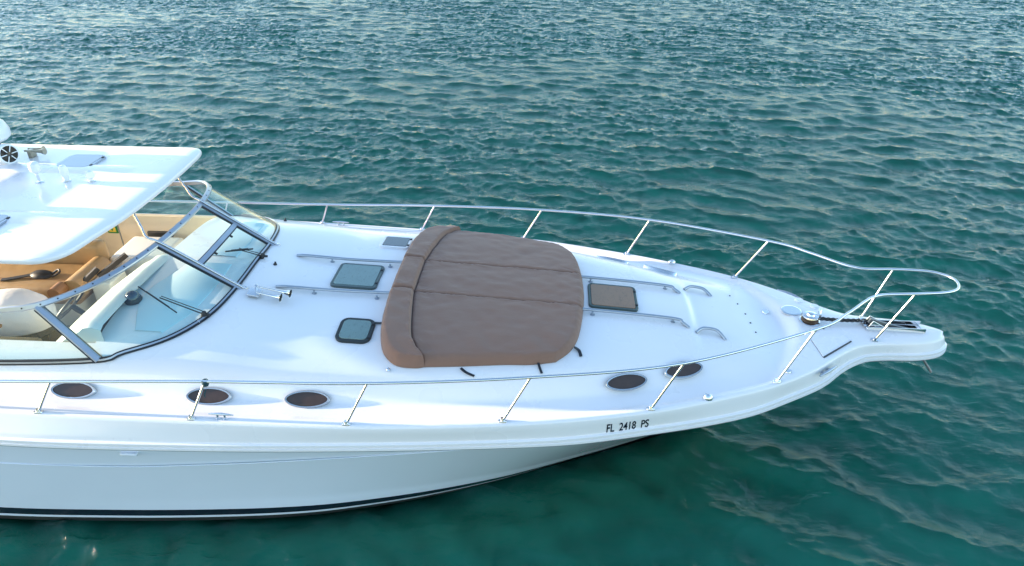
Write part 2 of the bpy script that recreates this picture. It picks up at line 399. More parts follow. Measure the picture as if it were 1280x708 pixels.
for X in Xs:
    b_, n_ = outline('b', X); zc_ = float(F('zc', X)); xl = min(Xl(X), 4.5249); bl_, nl_ = outline('bl', xl); zl_ = float(F('zl', xl))
    rows.append([(X, v * b_, deckz(X, v * b_) if abs(v) < 1 else zc_) for v in va])
    o = []
    for d, h in ((0, 0), (.012, -.006), (.022, -.018), (.028, -.035)): o.append((X + n_.x * d, b_ + n_.y * d, zc_ + h))
    top = Vector(o[-1]); bot = Vector((xl, max(bl_, .001), zl_ + .08))
    if X > 4.46: top = Vector((X + .028, top.y, top.z))
    for t in (.35, .7, 1): p = top.lerp(bot, t); o.append(tuple(p))
    o.append((xl, max(bl_ - .006, .001), zl_ + .001)); outer.append(o)
mb = MB(); mb.grid(rows, 0, False, hole)
for s in (1, -1): mb.grid([[(p[0], p[1] * s, p[2]) for p in r] for r in outer], 0)
mb.add([(p[0], p[1] * s, p[2]) for s in (1, -1) for p in (outer[-1])], [(i, i + 1, i + 9, i + 8) for i in range(7)], 0)
mb.grid([[(r[-1][0], r[-1][1] * k, r[-1][2]) for k in (1, .5, 0, -.5, -1)] for r in outer if r[-1][0] > 1.2], 0)
deck = mb.build('deck', gel, yacht)
# hull below the rub rail
mb = MB(); NT = 150; rowsH = []; ts = np.concatenate([np.linspace(0, .8, 70), np.linspace(.805, .97, 60), np.linspace(.972, 1, 26)])
for t in ts:
    X0 = -9 + (3.15 + 9) * t; X1 = -9 + (1.9 + 9) * t; X2 = -9 + (1.4 + 9) * t
    a = Vector((X0, float(F('h0', X0)), float(F('zl', X0)) + .004)); w = Vector((X1, float(F('bw', X1)), 0)); k = Vector((X2, float(F('bw', X1)) * .55, -.7))
    col_ = []
    for f in (0, .04, .12, .22, .34, .46, .58, .68, .76): p = a.lerp(w, f); p.y += -.035 * math.sin(math.pi * f) * min(1, max(0, (t - .3) * 3)); col_.append(p)
    for z in (.20, .095, .06, 0): f = 1 - z / a.z; p = a.lerp(w, f); col_.append(p)
    col_.append(k); rowsH.append(col_)
def hullmi(j): return 0 if j < 9 else (1 if j == 9 else (0 if j == 10 else 2))
nc = len(rowsH[0])
for s in (1, -1):
    for j in range(nc - 1):
        mb.grid([[(r[j].x, r[j].y * s, r[j].z), (r[j + 1].x, r[j + 1].y * s, r[j + 1].z)] for r in rowsH], hullmi(j))
tr = [(p.x, p.y * s, p.z) for s in (1, -1) for p in rowsH[0]]
mb.add(tr, [(j, j + 1, nc + j + 1, nc + j) for j in range(nc - 1)], 0)
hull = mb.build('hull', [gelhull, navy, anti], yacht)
# raised spray line along the topsides
for s in (1, -1):
    mb = MB(); pth = []
    for X in np.arange(-5.6, .25, .1):
        zk = 1.25 - .26 * min(1, max(0, (0.25 - X) / 4.2)) ** .8 - .06; t = (X + 9) / 11.6
        f = (float(F('zl', X)) - zk) / float(F('zl', X)); X0 = X; yy = float(F('h0', X0)) * (1 - f) + f * float(F('bw', X - f * 1.0)); pth.append((X, s * (yy + .004), zk))
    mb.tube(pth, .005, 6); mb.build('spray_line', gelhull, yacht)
# rub rail moulding, one strip from quarter to quarter round the bow
pl = [(float(x), float(F('bl', x)), float(F('zl', x))) for x in np.concatenate([np.arange(-9, 3, .12), np.arange(3, 4.4, .04), np.arange(4.4, 4.51, .012), [4.515, 4.52]])]
path = [Vector((x, -y, z)) for x, y, z in pl] + [Vector((4.526, 0, 1.2))] + [Vector((x, y, z)) for x, y, z in pl[::-1]]
path = resample(path, 420)
prof = [(-.012, .088), (.012, .086), (.024, .076), (.026, .052), (.016, .046), (.016, .041), (.030, .035), (.032, .012), (.022, .002), (-.012, .0)]
rings = []
for i, p in enumerate(path):
    t = (path[min(i + 1, len(path) - 1)] - path[max(i - 1, 0)]); t.z = 0; t.normalize(); S = Vector((t.y, -t.x, 0))
    rings.append([p + S * a + Vector((0, 0, h)) for a, h in prof])
mb = MB(); mb.grid(rings, 0)
mb.build('rub_rail', gel, yacht)
mb = MB(); rings = []
for i, p in enumerate(path):
    t = (path[min(i + 1, len(path) - 1)] - path[max(i - 1, 0)]); t.z = 0; t.normalize(); S = Vector((t.y, -t.x, 0))
    rings.append([p + S * a + Vector((0, 0, h)) for a, h in ((-.02, .001), (.017, .001), (.017, -.010), (-.02, -.010))])
mb.grid(rings, 0, True); mb.build('rub_rail_joint_shade', seal, yacht)  # grey strip: hull-deck joint with its shadow line put in as colour

# cockpit: floor, lining, console
cz = 1.05
mb = MB()
for s in (1, -1):
    ww = []
    for X in np.arange(-9, -4.49, .15):
        X = min(X, -4.5); yb = HV * float(F('b', X)); zt = deckz(X, yb)
        ww.append([(X, s * (yb + .004), zt), (X, s * (yb - .02), zt - .02), (X, s * (yb - .03), zt - .16), (X, s * (yb - .05), zt - .2), (X, s * (yb - .06), cz)])
    mb.grid(ww, 0)
mb.add([(-9, -1.5, cz), (-4.5, -1.5, cz), (-4.5, 1.5, cz), (-9, 1.5, cz)], [(0, 1, 2, 3)], 1)
mb.add([(-9, -2, .3), (-9, 2, .3), (-9, 2, 1.6), (-9, -2, 1.6)], [(0, 1, 2, 3)], 1)
bz = [(-4.5, y, deckz(-4.5, y)) for y in np.linspace(-1.46, 1.46, 12)]
mb.grid([bz, [(x - .02, y, cz) for x, y, z in bz]], 0)
liner = mb.build('cockpit_lining', [cream, mat('brown cockpit carpet', (.10, .085, .065), .9, var=.15, varscale=6)], yacht)
mb = MB(); ln = [(-5.95, 1.425), (-5.9, 1.425)]
mb.box((-5.93, 1.40, 1.45), (.012, .01, .8)); mb.build('lining_seam', seal, liner)
mb = MB(); mb.box((0, 0, 0), (.34, .05, .30), Matrix.Translation((-5.36, 1.40, 1.52)), .012); mb.build('locker_recess', dark, liner)
mb = MB(); mb.box((-6.02, 1.40, 1.70), (.14, .012, .15)); mb.add([(-6.02 + a, 1.392, 1.70 + h) for a, h in ((-.05, -.055), (.05, -.055), (.05, .045), (-.05, .045))], [(0, 1, 2, 3)], 1)
mb.box((-6.02, 1.390, 1.695), (.022, .004, .06), mi=0); mb.build('safety_sign', [green, yellow], liner)
mb = MB(); mb.tube(crom([(-6.0, 1.41, 1.82), (-5.97, 1.36, 1.84), (-5.94, 1.34, 1.79), (-5.94, 1.37, 1.75)], 5), .008, 6); mb.build('coat_hook', steel, liner)
mb = MB(); mb.box((0, 0, 0), (.72, .66, .62), Matrix.Translation((-5.30, .95, 1.36)), .07); mb.build('port_cabinet', dashm, yacht)
# helm console aft of the windscreen shelf
mb = MB()
prof = [(-4.42, 2.06), (-4.52, 2.09), (-4.60, 2.08), (-4.66, 2.03), (-4.78, 1.97), (-5.02, 1.80), (-5.10, 1.70), (-5.12, 1.1)]
cols = []
for y, dx, dz in ((-1.44, 0, -.03), (-1.38, 0, 0), (-.9, 0, .02), (-.3, 0, .01), (.02, .01, -.01), (.12, .05, -.04), (.15, .1, -.12), (.155, .1, -.9)):
    cols.append([(x + dx * (1 if i > 1 else 0), y, max(z + dz, cz)) for i, (x, z) in enumerate(prof)])
mb.grid([[(p[0], -1.441, cz) for p in cols[0]], [(p[0], -1.441, p[2]) for p in cols[0]]], 0); mb.grid(cols, 0)
console = mb.build('helm_console', dashm, yacht)
mb = MB(); M = frame((-4.40, -.86, deckz(-4.40, -.86) + .0), (1, 0, 0), (0, 0, 1))
mb.lathe([(.085, 0), (.09, .025), (.08, .05)], M, 20, 0); mb.lathe([(.074, .05), (.066, .085), (.045, .112), (.018, .124), (.0005, .126)], M, 20, 1)
mb.build('compass', [blackp, glass_blue], console)
mb = MB(); wc = Vector((-5.22, -.75, 1.86)); ax = Vector((-.75, 0, .66)).normalized(); s1 = Vector((0, 1, 0)); s2 = ax.cross(s1)
mb.tube([wc + (s1 * math.cos(a) + s2 * math.sin(a)) * .2 for a in np.linspace(0, 2 * math.pi, 33)[:-1]], .016, 8, True)
for k in range(3): a = k * 2.094 + .5; mb.tube([wc - ax * .03, wc + (s1 * math.cos(a) + s2 * math.sin(a)) * .195], .011, 6)
mb.tube([wc - ax * .02, wc - ax * .2], .03, 10)
mb.build('steering_wheel', blackp, console)
# moulded dash cover under the glass: pale blue panel with a rounded aft edge
mb = MB(); cols = []
for u in np.linspace(0, 1, 22):
    y = -1.30 + u * 1.22; xa = -4.24 - .10 * math.sin(u * 5.2 - .8) ; xf = -3.66 - .14 * ((y + .4) / .9) ** 2 if y < -.4 else -3.66
    if y < -1.02: xf -= (abs(y) - 1.02) * .35
    cols.append([(x, y, deckz(x, y) + h) for x, h in ((xa - .012, -.01), (xa, .008), (xa + .015, .012), (xa * .6 + xf * .4, .013), (xf - .015, .012), (xf, .008), (xf + .012, -.01))])
mb.grid(cols, 0); mb.build('dash_cover', teal_pad, yacht)
mb = MB(); cols = []
for u in np.linspace(0, 1, 14):
    y = .1 + u * 1.05; cols.append([(x, y, deckz(x, y) + h) for x, h in ((-4.02, -.01), (-4.0, .008), (-3.85, .013), (-3.68 - .1 * max(0, y - .5), .008), (-3.66 - .1 * max(0, y - .5), -.01))])
mb.grid(cols, 0); mb.build('dash_cover', teal_pad, yacht)
# seats
def cushion(mb, c, d, bev, mi=0): mb.box(c, d, Matrix(), bev, mi)
seat = MB(); cushion(seat, (-6.55, .25, 1.50), (1.75, .62, .26), .08)
bench = seat.build('helm_bench', tan, yacht)
mb = MB(); mb.tube([(-5.70, -.06, 1.60), (-5.70, .56, 1.60)], .14, 20); mb.build('armrest', tan, bench)
mb = MB(); mb.box((-6.55, .64, 1.70), (1.8, .18, .42), Matrix(), .08); mb.build('backrest', tan, bench)
mb = MB(); mb.tube([(-7.3, .12, 1.632), (-5.86, .12, 1.632), (-5.84, .44, 1.632)], .006, 6); mb.build('seat_seam', tan_d, bench)
mb = MB(); mb.tube([(-5.80, -.25, 1.66), (-5.80, -.08, 1.66)], .075, 16); mb.build('cup_holder', tan_d, bench)
mb = MB(); mb.box((-6.5, .22, 1.22), (1.5, .5, .34), Matrix(), .03); mb.build('seat_base', dashm, bench)
mb = MB(); mb.lathe([(.0005, .30), (.12, .29), (.24, .24), (.33, .15), (.37, .05), (.36, -.1), (.30, -.14)], Matrix.Translation((-6.10, -.55, 1.56)) @ Matrix.Diagonal((1.25, .8, 1, 1)), 28)
hs = mb.build('helm_seat', clothw, yacht)
mb = MB(); mb.lathe([(.31, -.135), (.33, -.2), (.22, -.3), (.2, -.505)], Matrix.Translation((-6.10, -.55, 1.56)) @ Matrix.Diagonal((1.2, .8, 1, 1)), 24); mb.build('seat_pedestal', dark, hs)
mb = MB(); mb.tube(crom([(-6.62, -1.05, 1.75), (-6.2, -1.12, 1.86), (-5.8, -1.08, 1.78)], 6), .022, 8); mb.build('helm_rail', tan_d, yacht)
mb = MB(); mb.box((-6.05, -1.12, 1.32), (1.1, .34, .5), Matrix(), .05); mb.build('side_locker', mat('olive brown locker', (.13, .11, .07), .6, var=.1), yacht)
mb = MB()
for a, b2 in (((-5.46, .12, 1.70), (-5.22, .40, 1.86)), ((-5.66, -.02, 1.62), (-5.48, .18, 1.78))):
    d = (Vector(b2) - Vector(a)); mb.sweep([a, b2], [(-.02, -.03), (.02, -.03), (.02, .03), (-.02, .03)])
mb.build('companionway_rail', blackp, yacht)
mb = MB(); mb.box((0, 0, 0), (.26, .34, .5), Matrix.Translation((-5.42, .22, 1.40)), .03); mb.build('companionway_box', dashm, yacht)

# ------------------------------------------------------------------ windscreen
bh = [(-3.41, 0), (-3.43, .51), (-3.50, .95), (-3.64, 1.21), (-3.85, 1.40), (-4.18, 1.56), (-4.40, 1.625), (-5.3, 1.66), (-6.7, 1.68)]
th = [(-4.14, 0, 2.53), (-4.18, .52, 2.517), (-4.31, 1.03, 2.49), (-4.56, 1.34, 2.43), (-4.93, 1.50, 2.34), (-5.28, 1.54, 2.30), (-6.5, 1.60, 2.16)]
B = [Vector((x, y, deckz(x, y) + .012)) for x, y in bh]; Tt = [Vector(p) for p in th]
segB = crom(B, 8); segT = crom(Tt, 8)
cB = resample(segB[8:49], 26); cT = resample(segT[8:33], 26)      # mullion to corner
wB = resample(segB[48:], 14); wT = resample(segT[32:], 14)        # side wing
mB = resample(segB[:9], 8); mT = resample(segT[:9], 8)            # half of the middle
flip = lambda P, s: [Vector((p.x, p.y * s, p.z)) for p in P]
ws = empty('windscreen'); ws.parent = yacht
full = lambda a, b2, c: flip((a + b2[1:] + c[1:])[::-1], -1)[:-1] + (a + b2[1:] + c[1:])
FB, FT = full(mB, cB, wB), full(mT, cT, wT)
def loft(A, Bq, n=5, t0=0, t1=1): return [[a.lerp(b2, t0 + (t1 - t0) * k / n) for k in range(n + 1)] for a, b2 in zip(A, Bq)]
for s in (-1, 1):
    mb = MB(); mb.grid(loft(flip(cB, s), flip(cT, s))); mb.build('pane', wglass, ws)
    mb = MB(); mb.grid(loft(flip(wB, s), flip(wT, s))); mb.build('pane', wglass, ws)
MBf, MTf = flip(mB[::-1], -1)[:-1] + mB, flip(mT[::-1], -1)[:-1] + mT
for t0, t1 in ((0, .49), (.51, 1)):
    mb = MB(); mb.grid(loft(MBf, MTf, 4, t0, t1)); mb.build('pane', wglass, ws)
# normals of the glass for the frame sections
def gn(A, Bq):
    out = []
    for i in range(len(A)):
        t = A[min(i + 1, len(A) - 1)] - A[max(i - 1, 0)]; out.append(t.cross(Bq[i] - A[i]).normalized())
    return out
N = gn(FB, FT); N = [n if n.z > 0 else -n for n in N]
mb = MB(); mb.sweep([p + Vector((0, 0, .005)) for p in FT], [(-.030, -.012), (.030, -.012), (.030, .012), (.02, .02), (-.02, .02), (-.030, .012)], N)
acc = 0
for i in range(1, len(FT) - 1):
    acc += (FT[i] - FT[i - 1]).length
    if acc > .15:
        acc = 0; t = (FT[i + 1] - FT[i - 1]).normalized()
        mb.lathe([(.008, .019), (.008, .0235), (.0005, .0245)], frame(FT[i] + Vector((0, 0, .005)), t, N[i]), 8, 1)
mb.build('top_rail', [alu, black], ws)
mb = MB(); mb.sweep(FB, [(-.026, -.03), (.026, -.03), (.026, .014), (-.026, .014)], N)
mb.build('base_gasket', black, ws)
mb = MB(); mb.sweep([p + Vector((0, 0, .004)) + n * .012 for p, n in zip(FB, N)], [(-.008, -.012), (.008, -.012), (.008, .010), (-.008, .010)], N)
mb.build('base_trim', alu, ws)
mbi = MB()
for s in (-1, 1):
    for a, b2, ext, n in ((mB[-1], mT[-1], .06, N[len(N) // 2]), (cB[-1], cT[-1], 0, None)):
        A_, B_ = flip([a], s)[0], flip([b2], s)[0]
        d = (A_ - B_).normalized()
        nn = Vector((.55, 0, .83)) if n is not None else Vector((.25, s * .62, .74))
        mb = MB(); mb.sweep([B_ + d * .01, A_ + d * ext], [(-.034, -.014), (.034, -.014), (.034, .016), (.022, .026), (-.022, .026), (-.034, .016)], tuple(nn))
        mb.sweep([B_ + d * .02 - nn * .004, A_], [(-.046, -.012), (.046, -.012), (.046, .010), (-.046, .010)], tuple(nn), 1)
        mb.build('mullion', [alu, black], ws)
a, b2 = mB[-1].lerp(mT[-1], .5), mT[-1]
mb = MB(); mid = [p.lerp(q, .5) for p, q in zip(MBf, MTf)]
mb.sweep(mid, [(-.026, -.014), (.026, -.014), (.026, .016), (-.026, .016)], (.55, 0, .83)); mb.sweep([p - Vector((.55, 0, .83)) * .004 for p in mid], [(-.036, -.012), (.036, -.012), (.036, .012), (-.036, .012)], (.55, 0, .83), 1)
mb.build('cross_bar', [alu, black], ws)
for y in (-.2, .22):
    mb = MB(); p = MBf[0].lerp(MTf[0], .44); p = Vector((p.x, y, p.z)); mb.box((0, 0, .02), (.05, .022, .02), frame(p, (1, 0, -.6), (.55, 0, .83)), .004); mb.build('vent_latch', blackp, ws)
# hardtop struts
for s, px in ((-1, .35), (1, .72)):
    tp = Vector((-4.50, s * (.30 if s < 0 else .70), 2.80)); bt = mT[-1].copy(); bt.y *= s; bt += Vector((.0, 0, .03)); k = bt + Vector((-.08, s * .02 if s < 0 else 0, .06)); e = mB[-1].copy(); e.y *= s
    dn = (e - bt).normalized(); end = e + dn * .13 + Vector((0, 0, .045))
    mb = MB(); mb.tube(crom([tp, tp.lerp(k, .6), k, bt + dn * .10 + Vector((0, 0, .022)), end], 8), .013, 10)
    mb.lathe([(.0005, .03), (.02, .025), (.024, .0), (.02, -.03)], frame(end, (1, 0, 0), (0, 0, 1)), 12)
    mb.build('hardtop_strut', steel, ws)
# wipers
def wiper(piv, elbow, b0, b1, par):
    w = empty('wiper'); w.parent = yacht
    mb = MB(); n = Vector(par).normalized()
    M = frame(piv, (1, 0, 0), (.4, 0, .9)); mb.lathe([(.026, -.04), (.026, .02), (.018, .035), (.0005, .038)], M, 12)
    mb.tube([Vector(piv) + Vector((.06, .0, .0)), Vector(piv)], .014, 8)
    mb.tube([piv, elbow], .0065, 6); mb.tube([Vector(piv) + Vector((-.02, .05, 0)), Vector(elbow) + Vector((0, .03, 0))], .0045, 6)
    mb.build('wiper_arm', [blackp], w)
    mb = MB(); mb.sweep([b0, b1], [(-.004, -.009), (.004, -.009), (.004, .009), (-.004, .009)], tuple(n)); mb.tube([Vector(b0).lerp(Vector(b1), .2) + n * .014, Vector(b0).lerp(Vector(b1), .8) + n * .014], .006, 6)
    mb.build('wiper_blade', [black], w)
def glasspt(u, t, s=-1, lift=.03):
    i = min(int(u * 25), 24); f = u * 25 - i
    A_ = cB[i].lerp(cB[i + 1], f); B_ = cT[i].lerp(cT[i + 1], f); p = A_.lerp(B_, t); p.y *= s
    n = (cB[i + 1] - cB[i]).cross(cT[i] - cB[i]).normalized(); n.y *= s
    if n.z < 0: n = -n
    return p + n * lift, n
g0, n0 = glasspt(.41, .48); b0, _ = glasspt(.43, .72); b1, _ = glasspt(.43, .22); 
pv = on(-3.55, -1.06, .05)
wiper(pv, g0, b0, b1, n0)
cp = lambda y, t: Vector((MBf[0].lerp(MTf[0], t).x, y, MBf[0].lerp(MTf[0], t).z)) + Vector((.55, 0, .83)) * .03
wiper(on(-3.37, .12, .03), cp(.05, .26), cp(-.10, .36), cp(.20, .12), (.55, 0, .83))

# ------------------------------------------------------------------ hardtop and what is bolted on it
hx = [(0, -4.43), (.5, -4.45), (1.0, -4.52), (1.27, -4.56), (1.42, -4.65), (1.49, -4.77), (1.50, -4.95)]
half = [Vector((x, y, 0)) for y, x in hx]
oc = crom(half, 6) + [Vector((x, 1.50, 0)) for x in (-5.5, -6, -6.5, -7, -7.5, -8, -8.4)] + [Vector((-8.5, 1.42, 0)), Vector((-8.55, 1.2, 0)), Vector((-8.56, .6, 0))]
hp = [Vector((x, y, 0)) for y, x in [(0, -4.43), (.5, -4.43), (1.0, -4.45), (1.32, -4.48), (1.45, -4.53), (1.495, -4.62), (1.50, -4.8)]]
ocp = crom(hp, 6) + oc[37:]
oc = [Vector((p.x, -p.y, 0)) for p in oc[::-1]] + ocp[1:]
cen = Vector((-6.5, 0, 0)); rings = []
def ring(scale, ins, z, camb=0):
    out = []
    for p in oc:
        d = (p - cen); L_ = d.length; q = cen + d * max(0, (L_ - ins) / L_) * scale; out.append(Vector((q.x, q.y, z + camb * (1 - (q.y / 1.5) ** 2))))
    return out
mb = MB()
rs = [ring(0, 0, 2.79), ring(.5, 0, 2.79), ring(1, .05, 2.79), ring(1, .008, 2.794), ring(1, 0, 2.81), ring(1, .002, 2.83), ring(1, .010, 2.845), ring(1, .028, 2.853)]
for sc in (.93, .8, .65, .45, .2, .001): rs.append(ring(sc, .03 * (sc > .9), 2.855, .012))
mb.grid(rs, 0, True)
top = mb.build('hardtop', gel, yacht)
HT = lambda x, y: 2.855 + .012 * (1 - (y / 1.5) ** 2)
for s in (-1, 1):        # shallow moulded ribs running fore and aft
    mb = MB(); cols = []
    for x in np.linspace(-8.0, -4.9, 30):
        k = math.sin(math.pi * min(1, (x + 8.0) / .5 + .01) / 2) * min(1, max(0, (-4.9 - x) / .5))
        cols.append([(x, s * (.66 + a), HT(x, .66 + a) - .004 + h * k) for a, h in ((-.16, 0), (-.11, .018), (-.06, .026), (.06, .026), (.11, .018), (.16, 0))])
    mb.grid(cols); mb.build('moulded_rib', gel, top)
def hatch(parent, M, w, h, r, gm, fm, fw=.028, z0=-.01, z1=.022, gz=.026):
    e = empty('deck_hatch'); e.parent = parent
    mb = MB(); o, i = rrect(w, h, r), rrect(w - 2 * fw, h - 2 * fw, max(.01, r - fw)); n = len(o)
    o2 = rrect(w - .012, h - .012, r - .006)
    rg = [[M @ Vector((p[0], p[1], z)) for p in q] for q, z in ((o, z0), (o, z1 - .006), (o2, z1), (i, z1), (i, z1 - .02))]
    mb.grid(rg, 0, True); mb.build('hatch_frame', fm, e)
    mb = MB(); mb.slab(rrect(w - 2 * fw - .008, h - 2 * fw - .008, max(.008, r - fw)), M, z1 - .02, gz, .004); mb.build('hatch_pane', gm, e, smooth=False)
    for sx in (-.28, .28):
        mb = MB(); mb.box((w * .5 - fw * .5, h * sx, z1 + .003), (fw * .9, .035, .012), M, .003); mb.build('hatch_hinge', black if fm != gel else blackp, e)
    return e
for s in (-1, 1):
    hatch(top, Matrix.Translation((-5.76, s * .86, HT(0, .86))), .46, .46, .09, mat('grey skylight acrylic', (.34, .37, .41), .15, coat=.3), alu)
def antenna(x, y, h, r, k):
    M = Matrix.Translation((x, y, HT(x, y))); mb = MB()
    mb.lathe([(.042, 0), (.042, .008), (.020, .014)], M, 14, 1); st = h * (.45 if k == 0 else .12)
    mb.lathe([(.013, .012), (.013, st)], M, 10, 1)
    if k == 0: mb.lathe([(.016, st - .02), (.020, st), (r * .9, st + .03), (r, st + .06), (r * .9, h - .02), (r * .5, h - .004), (.0005, h)], M, 18, 0)
    elif k == 1: mb.lathe([(.028, .012), (.034, h * .35), (r, h * .62), (r * .98, h * .8), (r * .7, h * .95), (.0005, h)], M, 18, 0)
    else: mb.lathe([(.022, .012), (.022, h * .3), (r, h * .4), (r, h * .62), (r * .75, h * .9), (.0005, h)], M, 18, 0)
    mb.build('antenna', [whitep, steel], top)
antenna(-5.85, .225, .25, .058, 0); antenna(-5.555, .27, .20, .046, 1); antenna(-5.27, .285, .14, .046, 2)
# radar dome on its arch, loud hailer, twin horn
mb = MB()
for s in (-1, 1): mb.sweep([(-7.9, s * 1.35, 2.85), (-7.62, s * 1.2, 3.08), (-7.55, s * .6, 3.13)], [(-.05, -.16), (.05, -.16), (.05, .16), (-.05, .16)], (1, 0, .3))
mb.box((-7.5, .0, 3.13), (.5, 1.3, .08), Matrix(), .03); mb.build('radar_arch', gel, top)
Md = Matrix.Translation((-6.95, .90, 3.10)); mb = MB()
mb.lathe([(.16, -.12), (.2, -.02), (.28, .0)], Md, 30, 1); mb.lathe([(.28, .0), (.315, .03), (.32, .10), (.29, .19), (.22, .245), (.1, .265), (.0005, .27)], Md, 30, 0)
mb.tube([(-6.95, .90, 2.86), (-6.95, .90, 3.02)], .14, 16, mi=0)
mb.build('radar_dome', [whitep, seal], top)
spk = empty('deck_speaker'); spk.parent = top
Ms = frame((-6.55, .76, 2.99), (0, 1, 0), (.90, -.42, .12)) @ Matrix.Scale(.84, 4); mb = MB()
mb.lathe([(.05, -.26), (.11, -.22), (.14, -.10), (.145, 0), (.135, .015), (.118, .012), (.116, -.02), (.0005, -.02)], Ms, 28); mb.box((0, 0, -.12), (.09, .12, .03), Matrix.Translation((-6.63, .80, 2.97)), .01)
mb.box((-6.66, .80, 2.885), (.16, .18, .06), Matrix(), .015); mb.build('speaker_body', whitep, spk)
mb = MB(); mb.lathe([(.119, .004), (.0005, .004)], Ms, 28, 0)
mb.lathe([(.03, .004), (.03, .016), (.0005, .018)], Ms, 16, 0)
for k in range(6):
    a = k * math.pi / 3; mb.box((.078, 0, .012), (.09, .012, .012), Ms @ Matrix.Rotation(a, 4, 'Z'), .003, 1)
mb.build('speaker_grille', [navy, whitep], spk)
mb = MB()
for dy, ln in ((0, .26), (.07, .20)):
    p = Vector((-6.52, .98 + dy, 2.95)); mb.tube([p, p + Vector((ln * .5, 0, .0)), p + Vector((ln * .8, 0, 0)), p + Vector((ln, 0, 0))], [.012, .016, .024, .042], 12)
mb.box((-6.46, 1.01, 2.91), (.05, .10, .10), Matrix(), .008); mb.build('horn', mat('worn brass and chrome', (.40, .36, .28), .3, .9, var=.3, varscale=20), top)
mb = MB(); mb.lathe([(.10, 0), (.09, .12), (.12, .2), (.13, .33), (.10, .38), (.0005, .40)], Matrix.Translation((-6.95, -.50, 2.86)), 24); mb.build('search_light', whitep, top)

# ------------------------------------------------------------------ bow rail
RZ = [(-8.6, -2.00, 1.79), (-7.2, -2.05, 1.80), (-5.11, -2.03, 1.835), (-3.163, -1.964, 1.879), (-1.643, -1.939, 1.917), (-.156, -1.808, 1.958), (1.266, -1.539, 1.983), (2.642, -.950, 2.024), (3.03, -.665, 2.035), (3.30, -.415, 2.04), (3.42, -.325, 2.045), (3.56, -.275, 2.047), (3.88, -.245, 2.05), (4.20, -.20, 2.05), (4.36, -.13, 2.05), (4.43, -.02, 2.05)]
RZp = [(x, -y, z) for x, y, z in RZ[::-1]]; RZp[0] = (4.435, .10, 2.05); RZp[1] = (4.37, .19, 2.05); RZp[2] = (4.22, .26, 2.05); RZp[3] = (3.88, .285, 2.05)
mb = MB(); mb.tube(crom(RZ + RZp, 7), .0155, 12); rail = mb.build('bow_rail', steel, yacht)
stb = [(-4.78, -2.115, 1.545), (-3.322, -2.085, 1.52), (-1.864, -2.03, 1.495), (-.414, -1.875, 1.475), (1.008, -1.575, 1.445), (2.342, -1.055, 1.432), (3.62, -.235, 1.425), (-6.3, -2.11, 1.56)]
stt = [(-4.63, -2.012, 1.846), (-3.163, -1.964, 1.879), (-1.643, -1.939, 1.917), (-.156, -1.808, 1.958), (1.266, -1.539, 1.983), (2.642, -.950, 2.024), (3.886, -.245, 2.05), (-6.15, -2.04, 1.815)]
for s in (1, -1):
    for bq, tq in zip(stb, stt):
        bq, tq = Vector((bq[0], bq[1] * s, deckz(bq[0], min(abs(bq[1]), float(F('b', bq[0])) - .012)))), Vector((tq[0], tq[1] * s, tq[2]))
        if s < 0 and bq.x > 3: tq = Vector((3.86, .285, 2.05)); bq.y = .2
        mb = MB(); mb.tube([bq, tq], .0125, 10); st = mb.build('stanchion', steel, yacht)
        mb = MB(); M = deckframe(bq.x, bq.y * .985, .02); M.translation = bq; mb.slab(rrect(.085, .05, .02, 4), M, -.004, .010, .004); mb.lathe([(.022, .008), (.018, .035)], M, 12)
        mb.build('stanchion_base', steel, st)

# ------------------------------------------------------------------ deck hatches, grab rails, portlights
def hat(X, y, w, h, r, gm, fm, lab, fw=.028):
    e = hatch(yacht, deckframe(X, y, .15), w, h, r, gm, fm, fw); e['label'] = lab
hat(-2.235, .03, .53, .53, .06, glass_green, mat('grey green hatch frame', (.10, .13, .125), .4, .5), 'square green glazed deck hatch on the centreline aft of the brown sun pad', .03)
hat(-2.01, -.98, .37, .38, .09, glass_green, mat('dark hatch frame', (.03, .035, .035), .35, .3), 'small green glazed deck hatch with black rim beside the starboard side', .034)
hat(-1.99, 1.0, .37, .36, .05, glass_blue, gel, 'small dark blue glazed deck hatch with white rim by the far side', .03)
hat(.71, .03, .56, .52, .06, glass_brown, mat('green grey hatch frame', (.07, .10, .09), .4, .4), 'brown glazed deck hatch forward of the sun pad', .028)
def grab(pts, feet, r=.018):
    mb = MB(); P = []
    for x, y, h in pts: P.append(on(x, y, h))
    mb.tube(crom(P, 6), r, 10)
    for x, y in feet:
        mb.tube([on(x, y, -.005), on(x, y, .04)], .011, 8); mb.lathe([(.026, -.004), (.026, .008), (.014, .012)], deckframe(x, y, .03), 12)
    return mb.build('grab_rail', [steel if False else alu], yacht)
for s, y0, y1 in ((1, .33, .39), (-1, -.385, -.315)):
    grab([(-3.04, y0 + (.0), .006), (-2.9, y0, .035), (-2.4, (y0 + y1) / 2, .045), (-1.70, y1, .045)], [(-2.62, y0), (-1.92, y1 - .07 if s > 0 else y1 - .07)])
    yy = .385 if s > 0 else -.325
    grab([(.36, yy, .045), (.9, yy, .045), (1.39, yy, .045), (1.46, yy - .03, .03), (1.53, yy - .07, .002)], [(.47, yy - .03), (1.36, yy)])
for s in (1, -1):
    yo = .50 if s > 0 else -.40
    grab([(1.60, yo - .05, .0), (1.66, yo + .01, .035), (1.72, yo + .03, .045), (1.82, yo + .03, .045), (1.87, yo, .035), (1.93, yo - .06, .0)], [])
def eye(w, h, n=14):
    up = [(w / 2 * math.cos(math.pi * k / n), h / 2 * math.sin(math.pi * k / n) ** 1.12) for k in range(n)]
    return up + [(-x, -y) for x, y in up]
